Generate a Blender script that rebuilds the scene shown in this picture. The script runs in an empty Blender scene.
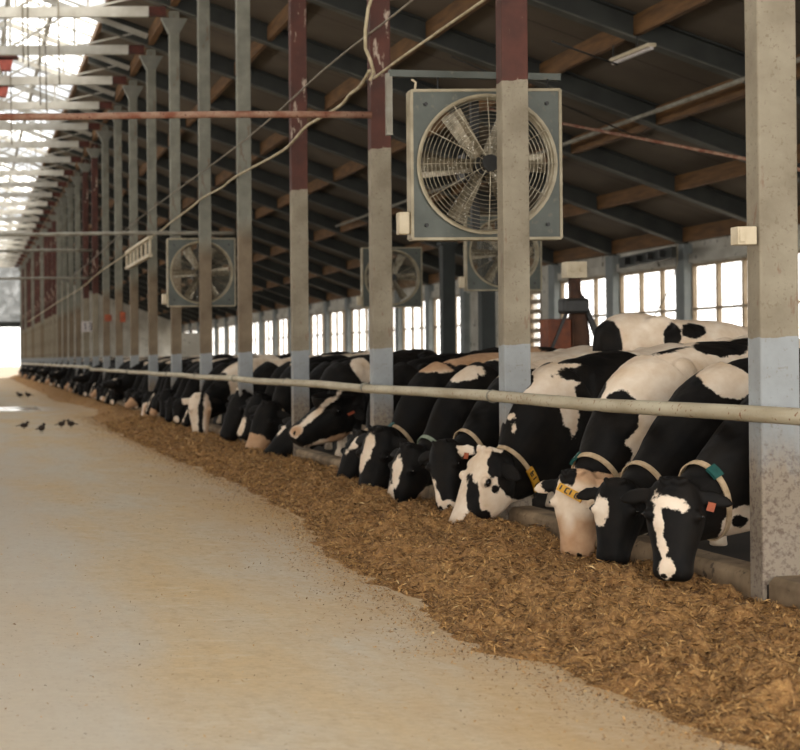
import bpy, math, random
import numpy as np
from mathutils import Vector, Matrix
random.seed(7)
rng = np.random.default_rng(7)
S = bpy.context.scene
C = S.collection
F = 1500.0          # focal length in pixels of the 800 px wide frame
FLOOR = -0.12       # alley floor; camera is 1.72 m above it
EYE = 1.6

# ------------------------------------------------------------------ helpers
def PX(px, py, Y):
    """point seen at pixel (px,py) at distance Y down the barn"""
    yh = 360 - .006 * (px + 35)
    return Vector(((px + 35) * Y / F, Y, EYE - (py - yh) * Y / F))
def PXX(px, py, X):
    Y = X * F / (px + 35)
    return PX(px, py, Y)
def NX(x, Y): return (x + 35) * Y / F
def bay(k): return 10.03 + 4.725 * k

def link(o, parent=None):
    C.objects.link(o)
    if parent is not None: o.parent = parent
    return o
def tag(o, label=None, cat=None, group=None, kind=None):
    if label: o['label'] = label
    if cat: o['category'] = cat
    if group: o['group'] = group
    if kind: o['kind'] = kind
    return o

class MB:
    def __init__(s): s.v = []; s.f = []; s.n = 0
    def add(s, vs, fs):
        s.v.extend([tuple(p) for p in vs]); s.f.extend([tuple(i + s.n for i in f) for f in fs]); s.n += len(vs); return s
    def box(s, x0, x1, y0, y1, z0, z1):
        vs = [(x, y, z) for x in (x0, x1) for y in (y0, y1) for z in (z0, z1)]
        return s.add(vs, [(0,1,3,2),(4,6,7,5),(0,4,5,1),(2,3,7,6),(0,2,6,4),(1,5,7,3)])
    def prism(s, poly, axis, a, b):
        """poly in the two other axes, extruded on axis from a to b"""
        def mk(p, c):
            return (c, p[0], p[1]) if axis == 0 else (p[0], c, p[1]) if axis == 1 else (p[0], p[1], c)
        n = len(poly)
        vs = [mk(p, a) for p in poly] + [mk(p, b) for p in poly]
        fs = [tuple(range(n))[::-1], tuple(range(n, 2*n))] + [(i, (i+1) % n, n + (i+1) % n, n + i) for i in range(n)]
        return s.add(vs, fs)
    def bar(s, p, q, w, h=None, up=(0, 0, 1)):
        p = Vector(p); q = Vector(q); h = h or w
        d = (q - p).normalized(); u = Vector(up)
        if abs(d.dot(u)) > .95: u = Vector((0, 1, 0))
        l = d.cross(u).normalized(); u = l.cross(d)
        vs = [e + l * (a * w/2) + u * (b * h/2) for e in (p, q) for a, b in ((-1,-1),(1,-1),(1,1),(-1,1))]
        return s.add(vs, [(3,2,1,0),(4,5,6,7),(0,1,5,4),(1,2,6,5),(2,3,7,6),(3,0,4,7)])
    def tube(s, pts, r, n=10):
        pts = [Vector(p) for p in pts]; m = len(pts)
        rs = r if isinstance(r, (list, tuple)) else [r] * m
        prev = None; vs = []
        for i, p in enumerate(pts):
            t = (pts[min(i+1, m-1)] - pts[max(i-1, 0)]).normalized()
            if prev is None:
                a = Vector((0,0,1)) if abs(t.z) < .9 else Vector((1,0,0))
            else: a = prev
            a = (a - t * a.dot(t)).normalized(); prev = a; b = t.cross(a)
            vs += [p + (a * math.cos(2*math.pi*k/n) + b * math.sin(2*math.pi*k/n)) * rs[i] for k in range(n)]
        fs = [(i*n+k, i*n+(k+1) % n, (i+1)*n+(k+1) % n, (i+1)*n+k) for i in range(m-1) for k in range(n)]
        fs += [tuple(range(n))[::-1], tuple(range((m-1)*n, m*n))]
        return s.add(vs, fs)
    def ell(s, c, r, n=12, m=8, M=None):
        vs = []; c = Vector(c)
        for i in range(m+1):
            th = math.pi * i / m
            for k in range(n):
                ph = 2*math.pi*k/n
                v = Vector((r[0]*math.sin(th)*math.cos(ph), r[1]*math.sin(th)*math.sin(ph), r[2]*math.cos(th)))
                vs.append(c + (M @ v if M else v))
        fs = [(i*n+k, (i+1)*n+k, (i+1)*n+(k+1) % n, i*n+(k+1) % n) for i in range(m) for k in range(n)]
        return s.add(vs, fs)
    def loft(s, rings):
        n = len(rings[0]); vs = [p for r in rings for p in r]; m = len(rings)
        fs = [(i*n+k, i*n+(k+1) % n, (i+1)*n+(k+1) % n, (i+1)*n+k) for i in range(m-1) for k in range(n)]
        fs += [tuple(range(n))[::-1], tuple(range((m-1)*n, m*n))]
        return s.add(vs, fs)
    def mesh(s, name):
        me = bpy.data.meshes.new(name); me.from_pydata(s.v, [], s.f); me.validate(); me.update(); return me
    def build(s, name, mat, parent=None, smooth=False, bevel=0, loc=None):
        if loc is not None:
            l = Vector(loc); s.v = [tuple(Vector(p) - l) for p in s.v]
        me = s.mesh(name)
        if mat: me.materials.append(mat)
        if smooth:
            for p in me.polygons: p.use_smooth = True
        o = bpy.data.objects.new(name, me); link(o, parent)
        if loc is not None: o.location = loc
        if bevel:
            b = o.modifiers.new('bevel', 'BEVEL'); b.width = bevel; b.segments = 2; b.limit_method = 'ANGLE'
        return o
def empty(name, loc, rz=0):
    o = bpy.data.objects.new(name, None); link(o); o.location = loc; o.rotation_euler = (0, 0, rz); o.empty_display_size = .1; return o
def copy_tree(o, parent=None):
    c = o.copy(); C.objects.link(c); c.parent = parent
    for ch in list(o.children):
        copy_tree(ch, c)
    return c

# value noise
def _h(i, j, seed):
    n = (i * 374761393 + j * 668265263 + seed * 1442695041) & 0xffffffff
    n = ((n ^ (n >> 13)) * 1274126177) & 0xffffffff
    return ((n ^ (n >> 16)) & 0xffff) / 65535.0
def vnoise(x, y, seed=0):
    xi = np.floor(x).astype(np.int64); yi = np.floor(y).astype(np.int64)
    fx = x - xi; fy = y - yi; fx = fx*fx*(3-2*fx); fy = fy*fy*(3-2*fy)
    a = _h(xi, yi, seed); b = _h(xi+1, yi, seed); c = _h(xi, yi+1, seed); d = _h(xi+1, yi+1, seed)
    return (a*(1-fx)+b*fx)*(1-fy) + (c*(1-fx)+d*fx)*fy - .5

# ------------------------------------------------------------------ materials
class NT:
    def __init__(s, name):
        s.m = bpy.data.materials.new(name); s.m.use_nodes = True; s.t = s.m.node_tree; s.t.nodes.clear()
        s.out = s.t.nodes.new('ShaderNodeOutputMaterial')
        s.tc = s.t.nodes.new('ShaderNodeTexCoord')
    def n(s, typ, ins=None, **kw):
        nd = s.t.nodes.new(typ)
        for k, v in kw.items(): setattr(nd, k, v)
        for k, v in (ins or {}).items(): s.set(nd, k, v)
        return nd
    def set(s, nd, k, v):
        if isinstance(v, bpy.types.NodeSocket): s.t.links.new(v, nd.inputs[k])
        else: nd.inputs[k].default_value = v
    def noise(s, scale, detail=4, rough=.55, vec=None, sc=None):
        v = vec or s.tc.outputs['Object']
        if sc: v = s.n('ShaderNodeMapping', {'Vector': v, 'Scale': sc}).outputs[0]
        return s.n('ShaderNodeTexNoise', {'Vector': v, 'Scale': scale, 'Detail': detail, 'Roughness': rough}).outputs['Fac']
    def ramp(s, fac, a, b, lo=0., hi=1.):
        return s.n('ShaderNodeMapRange', {'Value': fac, 'From Min': a, 'From Max': b, 'To Min': lo, 'To Max': hi}).outputs[0]
    def mix(s, fac, a, b):
        nd = s.n('ShaderNodeMix', data_type='RGBA')
        s.set(nd, 0, fac); s.set(nd, 6, a); s.set(nd, 7, b); return nd.outputs[2]
    def math(s, op, a, b=0.):
        nd = s.n('ShaderNodeMath', operation=op); s.set(nd, 0, a); s.set(nd, 1, b); return nd.outputs[0]
    def bump(s, h, strength=.3, dist=.01):
        return s.n('ShaderNodeBump', {'Height': h, 'Strength': strength, 'Distance': dist}).outputs[0]
    def bsdf(s, col, rough=.7, metal=0., normal=None, **kw):
        b = s.n('ShaderNodeBsdfPrincipled', {'Base Color': col, 'Roughness': rough, 'Metallic': metal})
        if normal: s.set(b, 'Normal', normal)
        for k, v in kw.items(): s.set(b, k.replace('_', ' '), v)
        s.t.links.new(b.outputs[0], s.out.inputs[0]); return b
def srgb(r, g, b):
    f = lambda c: ((c/255+.055)/1.055)**2.4 if c/255 > .04045 else c/255/12.92
    return (f(r), f(g), f(b), 1)
def simple(name, c1, c2, scale=6, rough=.7, metal=0, bump=.2, sc=None, spots=None):
    t = NT(name); n1 = t.noise(scale, 5, sc=sc); col = t.mix(t.ramp(n1, .35, .65), c1, c2)
    if spots:
        n2 = t.noise(scale*5, 3); col = t.mix(t.ramp(n2, .62, .68), col, spots)
    t.bsdf(col, rough, metal, t.bump(t.noise(scale*8, 3), bump)); return t.m

M = {}
M['conc_curb'] = simple('curb_concrete', srgb(150,128,100), srgb(104,86,64), 3, .9, spots=srgb(80,66,50))
M['pen_floor'] = simple('pen_floor', srgb(48,39,30), srgb(34,28,22), 1.5, .9)
M['rail'] = simple('rail_paint', srgb(196,186,160), srgb(166,152,124), 5, .55, sc=(1,.3,1), spots=srgb(135,95,62))
M['rust_pipe'] = simple('rusty_pipe', srgb(126,74,52), srgb(160,128,106), 5, .8, spots=srgb(85,40,28))
M['gray_pipe'] = simple('gray_pipe', srgb(150,146,132), srgb(118,110,96), 4, .6)
M['rafter'] = simple('rafter_steel', srgb(58,60,55), srgb(45,46,43), 1.5, .6)
M['flange'] = simple('rafter_flange', srgb(96,95,86), srgb(74,73,66), 2, .5)
M['gusset'] = simple('gusset_paint', srgb(126,124,112), srgb(104,102,92), 2, .6)
M['truss_white'] = simple('truss_white', srgb(206,202,190), srgb(180,174,160), 2, .6)
M['rust_end'] = simple('rust_plate', srgb(92,46,34), srgb(60,32,26), 5, .8)
M['wood'] = simple('purlin_wood', srgb(128,92,54), srgb(94,67,40), 2.5, .75, sc=(4,.5,4))
M['cable_w'] = simple('cable_pale', srgb(200,186,152), srgb(160,144,112), 8, .6)
M['cable_g'] = simple('cable_gray', srgb(140,130,110), srgb(110,100,84), 8, .6)
M['fan_box'] = simple('fan_panel_paint', srgb(86,90,82), srgb(70,74,66), 2.5, .5, spots=srgb(94,92,80))
M['fan_lip'] = simple('fan_edge_metal', srgb(172,160,134), srgb(142,130,104), 5, .5)
M['fan_wire'] = simple('fan_guard_wire', srgb(176,168,146), srgb(128,114,92), 12, .4, .5)
M['blade'] = simple('fan_blade', srgb(136,126,106), srgb(96,87,70), 9, .3, .45, spots=srgb(226,220,206))
M['dark'] = simple('dark_metal', srgb(40,38,34), srgb(26,25,23), 5, .5)
M['cream'] = simple('cream_plastic', srgb(214,200,172), srgb(190,174,144), 4, .5)
M['wall'] = simple('whitewash', srgb(216,212,200), srgb(178,172,158), .8, .9, spots=srgb(112,104,90))
M['wallcol'] = simple('column_paint', srgb(146,150,148), srgb(124,130,128), 1.5, .7)
M['mullion'] = simple('window_bars', srgb(176,158,132), srgb(150,130,104), 3, .7)
M['darkpost'] = simple('dark_green_steel', srgb(44,50,46), srgb(34,38,36), 2, .6)
M['orange'] = simple('orange_paint', srgb(176,84,42), srgb(130,60,32), 6, .6)
M['rustcloth'] = simple('rust_brown_cloth', srgb(86,58,40), srgb(54,36,26), 5, .9)
M['panelrust'] = simple('rusty_panel', srgb(128,66,34), srgb(92,48,28), 6, .7)
M['sign'] = simple('sign_white', srgb(214,206,202), srgb(196,188,184), 5, .6)
M['ink'] = simple('sign_ink', srgb(70,64,74), srgb(60,54,64), 5, .7)
M['red'] = simple('red_lamp_paint', srgb(170,80,62), srgb(140,62,50), 5, .6)
M['bird'] = simple('bird_feathers', srgb(60,46,34), srgb(40,30,24), 30, .8)
M['strap'] = simple('collar_web', srgb(196,172,140), srgb(168,142,108), 20, .8)
M['strapg'] = simple('collar_green_web', srgb(150,160,140), srgb(120,130,110), 20, .8)
M['teal'] = simple('teal_plastic', srgb(30,84,78), srgb(24,70,66), 20, .5)
M['yellow'] = simple('yellow_plastic', srgb(214,160,40), srgb(196,140,30), 20, .5)
M['eye'] = simple('eye', srgb(20,14,10), srgb(12,9,8), 20, .08, bump=0)
M['outground'] = simple('yard_ground', srgb(128,112,88), srgb(112,98,76), .3, .9)

def roof_mat():
    t = NT('roof_sheet'); v = t.tc.outputs['Object']
    col = t.mix(t.ramp(t.noise(.6, 4), .3, .7), srgb(112,100,84), srgb(92,81,67))
    sy = t.n('ShaderNodeSeparateXYZ', {'Vector': v}).outputs[1]
    fr = t.math('FRACT', t.math('DIVIDE', t.math('SUBTRACT', sy, 10.03), 2.3625/1))
    col = t.mix(t.math('LESS_THAN', fr, .018), col, srgb(60,46,38))
    t.bsdf(col, .8); return t.m
M['roof'] = roof_mat()

def floor_mat():
    t = NT('alley_concrete')
    n1 = t.noise(.55, 6, .6, sc=(1.6, .5, 1)); n2 = t.noise(2.2, 6, .65, sc=(1.5, .6, 1)); n3 = t.noise(26, 4, .7); n4 = t.noise(9, 5, .6, sc=(1, .5, 1))
    x = t.n('ShaderNodeSeparateXYZ', {'Vector': t.tc.outputs['Object']}).outputs[0]
    base = t.mix(t.ramp(n1, .38, .62), srgb(204,192,170), srgb(208,180,136))
    base = t.mix(t.math('MULTIPLY', t.ramp(n2, .45, .7), .6), base, srgb(206,184,148))
    base = t.mix(t.math('MULTIPLY', t.ramp(n4, .50, .72), .35), base, srgb(168,140,100))
    # bran dust thickening towards the feed
    dust = t.ramp(t.math('ADD', x, t.math('MULTIPLY', t.math('SUBTRACT', n2, .5), 2.2)), 2.0, 3.6)
    fine = t.noise(45, 5, .75, sc=(.45, 1.6, 1)); base = t.mix(t.math('MULTIPLY', t.ramp(fine, .42, .62), .30), base, srgb(146,124,94))
    blot = t.noise(4.5, 5, .7, sc=(.6, 1.5, 1)); base = t.mix(t.math('MULTIPLY', t.ramp(blot, .55, .7), .4), base, srgb(216,204,180))
    base = t.mix(t.math('MULTIPLY', t.math('MULTIPLY', dust, t.ramp(fine, .25, .6, .35, 1.)), .8), base, srgb(182,144,94))
    worn = t.ramp(t.math('ADD', x, t.math('MULTIPLY', t.math('SUBTRACT', n1, .5), 1.5)), 1.3, .5)
    base = t.mix(t.math('MULTIPLY', worn, .55), base, srgb(196,188,174))
    base = t.mix(t.math('MULTIPLY', t.ramp(n3, .60, .68), .45), base, srgb(150,120,84))
    vor = t.n('ShaderNodeTexVoronoi', {'Vector': t.tc.outputs['Object'], 'Scale': 7., 'Randomness': 1.})
    base = t.mix(t.math('MULTIPLY', t.math('LESS_THAN', vor.outputs['Distance'], .045), .8), base, srgb(80,62,44))
    # wet cross-channel
    y = t.n('ShaderNodeSeparateXYZ', {'Vector': t.tc.outputs['Object']}).outputs[1]
    wy = t.math('ABSOLUTE', t.math('SUBTRACT', t.math('ADD', y, t.math('MULTIPLY', t.math('SUBTRACT', n2, .5), 5.)), 52.5))
    wet = t.math('MULTIPLY', t.ramp(wy, 3.2, 1.6), t.ramp(x, 3.6, 2.4))
    base = t.mix(t.math('MULTIPLY', wet, .55), base, srgb(130,122,108))
    rough = t.ramp(wet, 0, 1, .82, .18)
    t.bsdf(base, rough, 0, t.bump(t.math('ADD', n3, n4), .25, .01)); return t.m
M['floor'] = floor_mat()

def feed_mat():
    t = NT('feed'); n1 = t.noise(18, 5, .7); n2 = t.noise(70, 3, .6); n3 = t.noise(1.2, 3)
    c = t.mix(t.ramp(n1, .35, .65), srgb(112,78,42), srgb(180,136,82))
    c = t.mix(t.math('MULTIPLY', t.ramp(n2, .56, .66), .7), c, srgb(204,166,108))
    c = t.mix(t.math('MULTIPLY', t.ramp(n3, .45, .65), .25), c, srgb(120,76,40))
    t.bsdf(c, .95, 0, t.bump(t.math('ADD', n1, n2), .8, .02)); return t.m
M['feed'] = feed_mat()
def chaff_mat():
    t = NT('chaff'); a = t.n('ShaderNodeAttribute', attribute_name='tint').outputs['Fac']
    c = t.mix(t.ramp(a, .1, .9), srgb(78,52,28), srgb(206,160,98)); c = t.mix(t.ramp(a, .96, .99), c, srgb(220,190,136))
    t.bsdf(c, .85); return t.m
M['chaff'] = chaff_mat()

def post_mat(name, red):
    t = NT(name); o = t.tc.outputs['Object']
    z = t.n('ShaderNodeSeparateXYZ', {'Vector': o}).outputs[2]
    n = t.noise(3, 5); n2 = t.noise(28, 4, .7); n3 = t.noise(8, 5, .65, sc=(1, 1, .35))
    up = t.mix(t.ramp(n, .35, .65), srgb(150,140,120), srgb(126,115,96))
    up = t.mix(t.math('MULTIPLY', t.ramp(n2, .58, .66), .6), up, srgb(112,98,78))
    up = t.mix(t.math('MULTIPLY', t.ramp(n3, .62, .70), .6), up, srgb(112,72,52))
    zz = t.math('ADD', z, t.math('MULTIPLY', t.math('SUBTRACT', n, .5), .12))
    if red:
        rc = t.mix(t.ramp(n, .3, .7), srgb(92,50,38), srgb(66,38,30))
        rc = t.mix(t.ramp(n3, .60, .66), rc, srgb(178,160,142))
        up = t.mix(t.math('GREATER_THAN', zz, 4.42), up, rc)
    else:
        gr = t.mix(t.ramp(n, .35, .65), srgb(134,132,118), srgb(112,110,98))
        gr = t.mix(t.math('MULTIPLY', t.ramp(n3, .6, .66), .7), gr, srgb(110,88,70))
        br = t.mix(t.ramp(n, .35, .65), srgb(130,114,92), srgb(108,92,72))
        up = t.mix(t.ramp(zz, 4.0, 4.4), br, gr)
    lo = t.mix(t.ramp(n, .35, .65), srgb(160,164,166), srgb(142,145,145))
    lo = t.mix(t.math('MULTIPLY', t.ramp(n2, .6, .68), .5), lo, srgb(120,108,92))
    dirt = t.math('MULTIPLY', t.ramp(t.math('ADD', zz, t.math('MULTIPLY', n3, .6)), 1.6, 1.2), .8)
    lo = t.mix(dirt, lo, t.mix(t.ramp(n2, .48, .62), srgb(140,122,98), srgb(100,76,54)))
    col = t.mix(t.math('LESS_THAN', zz, 1.84), up, lo)
    t.bsdf(col, .75, 0, t.bump(n2, .25)); return t.m
M['post_r'] = post_mat('post_paint_red_top', True)
M['post_g'] = post_mat('post_paint_gray_top', False)

def glass_mat(name, trans, col):
    t = NT(name)
    tr = t.n('ShaderNodeBsdfTransparent'); tl = t.n('ShaderNodeBsdfTranslucent', {'Color': col})
    df = t.n('ShaderNodeBsdfDiffuse', {'Color': col})
    m1 = t.n('ShaderNodeMixShader', {'Fac': .25}); t.t.links.new(tl.outputs[0], m1.inputs[1]); t.t.links.new(df.outputs[0], m1.inputs[2])
    m2 = t.n('ShaderNodeMixShader'); f = t.ramp(t.noise(1.5, 4), .3, .7, max(0, trans-.12), min(1, trans+.12)); t.set(m2, 0, f)
    t.t.links.new(m1.outputs[0], m2.inputs[1]); t.t.links.new(tr.outputs[0], m2.inputs[2])
    t.t.links.new(m2.outputs[0], t.out.inputs[0]); return t.m
M['glass'] = glass_mat('dusty_glass', .72, (.8, .8, .8, 1))
M['frost_far'] = glass_mat('far_sheet', .13, (.32, .33, .33, 1))
M['frost'] = glass_mat('frosted_sheet', .13, (.62, .64, .67, 1))

def coat_mat():
    t = NT('cow_coat')
    a = t.n('ShaderNodeAttribute', attribute_name='coat').outputs['Fac']
    tan = t.n('ShaderNodeAttribute', attribute_name='tan').outputs['Fac']
    wob = t.math('MULTIPLY', t.math('SUBTRACT', t.noise(9, 5, .65), .5), .09)
    wob2 = t.math('MULTIPLY', t.math('SUBTRACT', t.noise(60, 3, .6), .5), .025)
    k = t.ramp(t.math('ADD', a, t.math('ADD', wob, wob2)), -.005, .005)
    wh = t.mix(t.ramp(t.noise(4, 5, .6), .35, .7), srgb(232,216,196), srgb(208,182,152))
    wh = t.mix(t.math('MULTIPLY', tan, .9), wh, t.mix(t.noise(12, 4), srgb(152,104,66), srgb(206,168,130)))
    bk = t.mix(t.ramp(t.noise(5, 5), .35, .75), (.004, .0036, .0034, 1), (.013, .010, .0075, 1))
    col = t.mix(k, bk, wh)
    hair = t.noise(160, 2, .6)
    t.bsdf(col, .62, 0, t.bump(t.math('ADD', t.noise(25, 4), t.math('MULTIPLY', hair, .5)), .25, .008), Specular_IOR_Level=.13); return t.m
M['coat'] = coat_mat()

# ------------------------------------------------------------------ building shell
Y0, Y1 = -8.0, 146.0
RX, WX = 5.405, 20.8           # post row, window wall
XR = 1.35                      # ridge
def zlow(X): return 12.57 - .376 * X if X >= XR else 12.57 - .376 * (2*XR - X)
def structure(name, mb, mat, **k):
    o = mb.build(name, mat, **k); o['kind'] = 'structure'; return o
m = MB().box(-18.5, 5.3, Y0, Y1, FLOOR-.2, FLOOR); structure('floor', m, M['floor'])
m = MB().box(5.3, WX+.3, Y0, Y1, FLOOR-.2, .08); structure('floor', m, M['pen_floor'])
m = MB().box(-60, 60, Y1, 420, FLOOR-.25, FLOOR-.02); structure('floor', m, M['outground'])
m = MB().box(WX+.3, 90, Y0, Y1, FLOOR-.25, FLOOR-.02); structure('floor', m, M['outground'])
# roof: opaque sheets on both slopes, skylight band round the ridge
XS = 4.0
T = .52
def slab(xa, xb, th=.08, dz=0):
    return [(xa, zlow(xa)+T+dz), (xb, zlow(xb)+T+dz), (xb, zlow(xb)+T+th+dz), (xa, zlow(xa)+T+th+dz)]
m = MB().prism(slab(XS, WX+.8), 1, Y0, Y1); structure('ceiling', m, M['roof'])
m = MB().prism(slab(2*XR-XS, -18.4)[::-1], 1, Y0, Y1); structure('ceiling', m, M['roof'])
# skylight sheets, bay by bay
nw = 0
for k in range(-3, 29):
    for side in (0, 1):
        xa, xm, xb = (XR, (XR+XS)/2, XS) if side == 0 else (XR, XR-(XS-XR)/2, 2*XR-XS)
        fr = random.random() < .6
        if k > 14 and random.random() < .5: continue
        m = MB().prism(slab(xa+ (.05 if side==0 else -.05), xb, .02), 1, bay(k)+.06, bay(k+1)-.06)
        nw += 1; structure('window_%d' % nw, m, M['frost'] if fr else M['glass'])
for X in (XR, 2.65, XS+.05, .05, 2*XR-XS-.05):
    m = MB().box(X-.06, X+.06, Y0, Y1, zlow(X)+T-.16, zlow(X)+T)
    structure('trim_%d' % int(100+abs(X)*10), m, M['truss_white'] if X != XS+.05 else M['wood'])

m = MB()
for k in range(-1, 29):
    for q_ in (0, 1, 2):
        yy = bay(k) + q_*1.575
        for xa, xb in ((XR, XS), (XR, 2*XR-XS)):
            m.bar((xa, yy, zlow(xa)+T-.03), (xb, yy, zlow(xb)+T-.03), .09 if q_ == 0 else .06, .06)
structure('trim_3', m, M['truss_white'])
# window wall
m = MB()
m.box(WX, WX+.3, Y0, Y1, FLOOR, 1.15).box(WX, WX+.3, Y0, Y1, 4.22, zlow(WX)+T)
for k in range(-3, 29):
    if k in (9, 10): m.box(WX, WX+.3, bay(k)+.3, bay(k)+1.6, 1.15, 4.22).box(WX, WX+.3, bay(k)+2.6, bay(k+1)-.3, 1.15, 4.22)
structure('wall_right', m, M['wall'])
for k in range(-3, 29):
    y0, y1 = bay(k)+.28, bay(k+1)-.28
    if k in (9, 10): y0, y1 = bay(k)+1.6, bay(k)+2.6
    w = empty('window_%d' % (100+k+3), (WX+.1, (y0+y1)/2, 1.15)); w['kind'] = 'structure'
    W0 = w.location
    fm = MB(); n = 3 if k not in (9, 10) else 1
    for i in range(n+1):
        yy = y0 + (y1-y0)*i/n; fm.box(WX-.02, WX+.1, yy-.05, yy+.05, 1.15, 4.22)
    for z in (1.2, 2.93, 4.17): fm.box(WX-.01, WX+.09, y0, y1, z-.035, z+.035)
    if n == 1:
        for z in np.arange(1.5, 4.0, .35): fm.box(WX-.02, WX+.08, y0, y1, z-.08, z+.08)
    fm.v = [tuple(Vector(p)-W0) for p in fm.v]; fm.build('window_frame', M['mullion'], w)
    pm = MB().box(WX+.1, WX+.12, y0, y1, 1.15, 4.22); pm.v = [tuple(Vector(p)-W0) for p in pm.v]; pm.build('pane', M['glass'], w)
    c = MB().box(WX-.25, WX+.02, bay(k)-.27, bay(k)+.27, .08, zlow(WX)+.05)
    c = c.build('wall_column', M['wallcol'], bevel=.02, loc=(WX-.1, bay(k), .08))
    tag(c, 'pale blue-grey column between the bright windows of the far wall', 'column', 'columns between the windows')
m = MB().box(WX-.12, WX, Y0, Y1, 4.25, 4.5); structure('trim_1', m, M['wall'])
# left side of the barn (outside the frame): wall with openings, so that daylight comes from both sides
m = MB().box(-18.6, -18.4, Y0, Y1, FLOOR, 1.2).box(-18.6, -18.4, Y0, Y1, 4.4, 6.0); structure('wall_left', m, M['wall'])
# far gable with tall doorway
m = MB()
m.box(5.5, 6.1, Y1-.1, Y1+.2, FLOOR, 12.3)
m.box(6.1, WX, Y1, Y1+.2, FLOOR, 5.0).prism([(6.1, 5.0), (WX, 5.0), (WX, zlow(WX)+T), (6.1, zlow(6.1)+T)], 1, Y1, Y1+.2)
m.box(-18.5, -2.8, Y1, Y1+.2, FLOOR, 5.0)
structure('wall_back', m, M['wall'])
m = MB().prism([(-2.8, 5.3), (5.5, 5.3), (5.5, 10.9), (XR, 12.4), (-2.8, 10.9)], 1, Y1, Y1+.1); structure('window_200', m, M['frost_far'])
m = MB().box(-2.8, 5.6, Y1-.1, Y1+.15, 4.75, 5.3).box(5.35, 5.7, Y1-.2, Y1, FLOOR, 5.3); structure('trim_2', m, M['darkpost'])

# ------------------------------------------------------------------ frame: posts, rafters, tie beams, purlins
POSTL = {0: 'widest nearest concrete post, beige and speckled, at the right edge', 1: 'post with red top standing in front of the big fan',
 2: 'red-topped post just left of the big fan', 3: 'third red-topped post from the right, where the rusty pipe crosses it',
 4: 'grey post, the first without a red top, left of the red-topped ones', 5: 'grey post second to the left of the red-topped ones',
 6: 'grey post with a gusset at its top, third left of the red-topped ones', 7: 'grey post fourth left of the red-topped ones, carrying the louvred tray'}
protos = {}
for k in range(0, 29):
    mk = 'post_r' if (k in (0, 1, 2, 3, 11, 12, 17, 18, 19, 21, 22, 24, 25, 27)) else 'post_g'
    if mk not in protos:
        root = empty('barn_post', (RX, bay(k), FLOOR))
        m = MB().box(-.13, .13, -.085, .085, 0, 10.5-FLOOR); m.build('shaft', M[mk], root, bevel=.012)
        m = MB().prism([(-.135, 10.05), (-.34, 10.45), (.34, 10.42), (.135, 10.05)], 1, -.1, .1); m.build('gusset', M['gusset'], root)
        protos[mk] = root
    else:
        root = copy_tree(protos[mk]); root.location = (RX, bay(k), FLOOR)
    if k in POSTL: tag(root, POSTL[k], 'post')
    elif mk == 'post_g': tag(root, 'slim grey post far down the row, one of the blurred ones', 'post', 'far grey posts')
    else: tag(root, 'distant dark red-topped post in the blurred part of the row', 'post', 'far red posts')
# fix shaft material coordinate: object space equals height above the floor
proto = None
for k in range(-1, 29):
    if proto is None:
        xa, xb = XR, WX
        root = empty('rafter_beam', (0, bay(k), 0))
        xe = XS
        def par(xa, xb, z0, z1): return [(xa, zlow(xa)+z0), (xb, zlow(xb)+z0), (xb, zlow(xb)+z1), (xa, zlow(xa)+z1)]
        MB().prism(par(xe, WX, .03, .46), 1, -.02, .02).prism(par(xe, WX, .46, .5), 1, -.14, .14).build('web', M['rafter'], root)
        MB().prism(par(xe, WX, 0, .035), 1, -.14, .14).build('lower_flange', M['flange'], root)
        proto = root
    else:
        root = copy_tree(proto); root.location = (0, bay(k), 0)
    if k <= 8: tag(root, 'dark grey steel rafter sloping from the posts down to the window wall', 'beam', 'rafters over the pen')
    else: tag(root, 'dark rafter in the far blurred part of the roof', 'beam', 'far rafters')
proto = None
for k in range(2, 29):
    if proto is None:
        root = empty('tie_beam', (0, bay(k), 10.5))
        MB().box(-2.7, 4.75, -.07, .07, -.13, .13).build('chord', M['truss_white'], root)
        MB().box(4.75, 5.2, -.08, .08, -.12, .12).build('end_plate', M['rust_end'], root)
        def zz(x): return zlow(x)+.3-10.5
        m = MB().bar((XR, 0, zz(XR)), (5.3, 0, zz(5.3)), .08, .16).bar((XR, 0, zz(XR)), (-2.6, 0, zz(-2.6)), .08, .16)
        m.build('top_chord', M['truss_white'], root)
        m = MB().bar((XR, 0, 0), (XR, 0, zz(XR)), .07).bar((3.2, 0, 0), (3.2, 0, zz(3.2)), .06).bar((XR, 0, .1), (3.2, 0, zz(3.2)), .06).bar((3.2, 0, .1), (5.0, 0, zz(5)), .05)
        m.build('strut', M['truss_white'], root)
        proto = root
    else:
        root = copy_tree(proto); root.location = (0, bay(k), 10.5)
    if k <= 11: tag(root, 'whitish horizontal tie beam crossing above the feed alley under the skylight', 'beam', 'tie beams over the alley')
    else: tag(root, 'far whitish tie beam close to the end wall', 'beam', 'far tie beams')
for i, X in enumerate((5.385, 7.85, 10.45, 13.0, 15.6, 18.25, 20.7)):
    for k in range(-1, 28):
        pass
    m = MB()
    for k in range(-1, 28):
        m.box(X-.06, X+.06, bay(k)+.03, bay(k+1)-.03, zlow(X)+.1, zlow(X)+.49)
        if i % 2 == 0: m.box(X-.09, X+.09, bay(k)+.03, bay(k+1)-.03, zlow(X)+.07, zlow(X)+.1)
    o = m.build('roof_purlin', M['wood'])
    pos = ['along the tops of the posts', 'second from the post row', 'third from the post row', 'midway between posts and windows', 'third from the window wall', 'next to the eave', 'directly above the windows'][i]
    tag(o, 'brown timber purlin running down the barn, ' + pos, 'beam')

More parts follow.
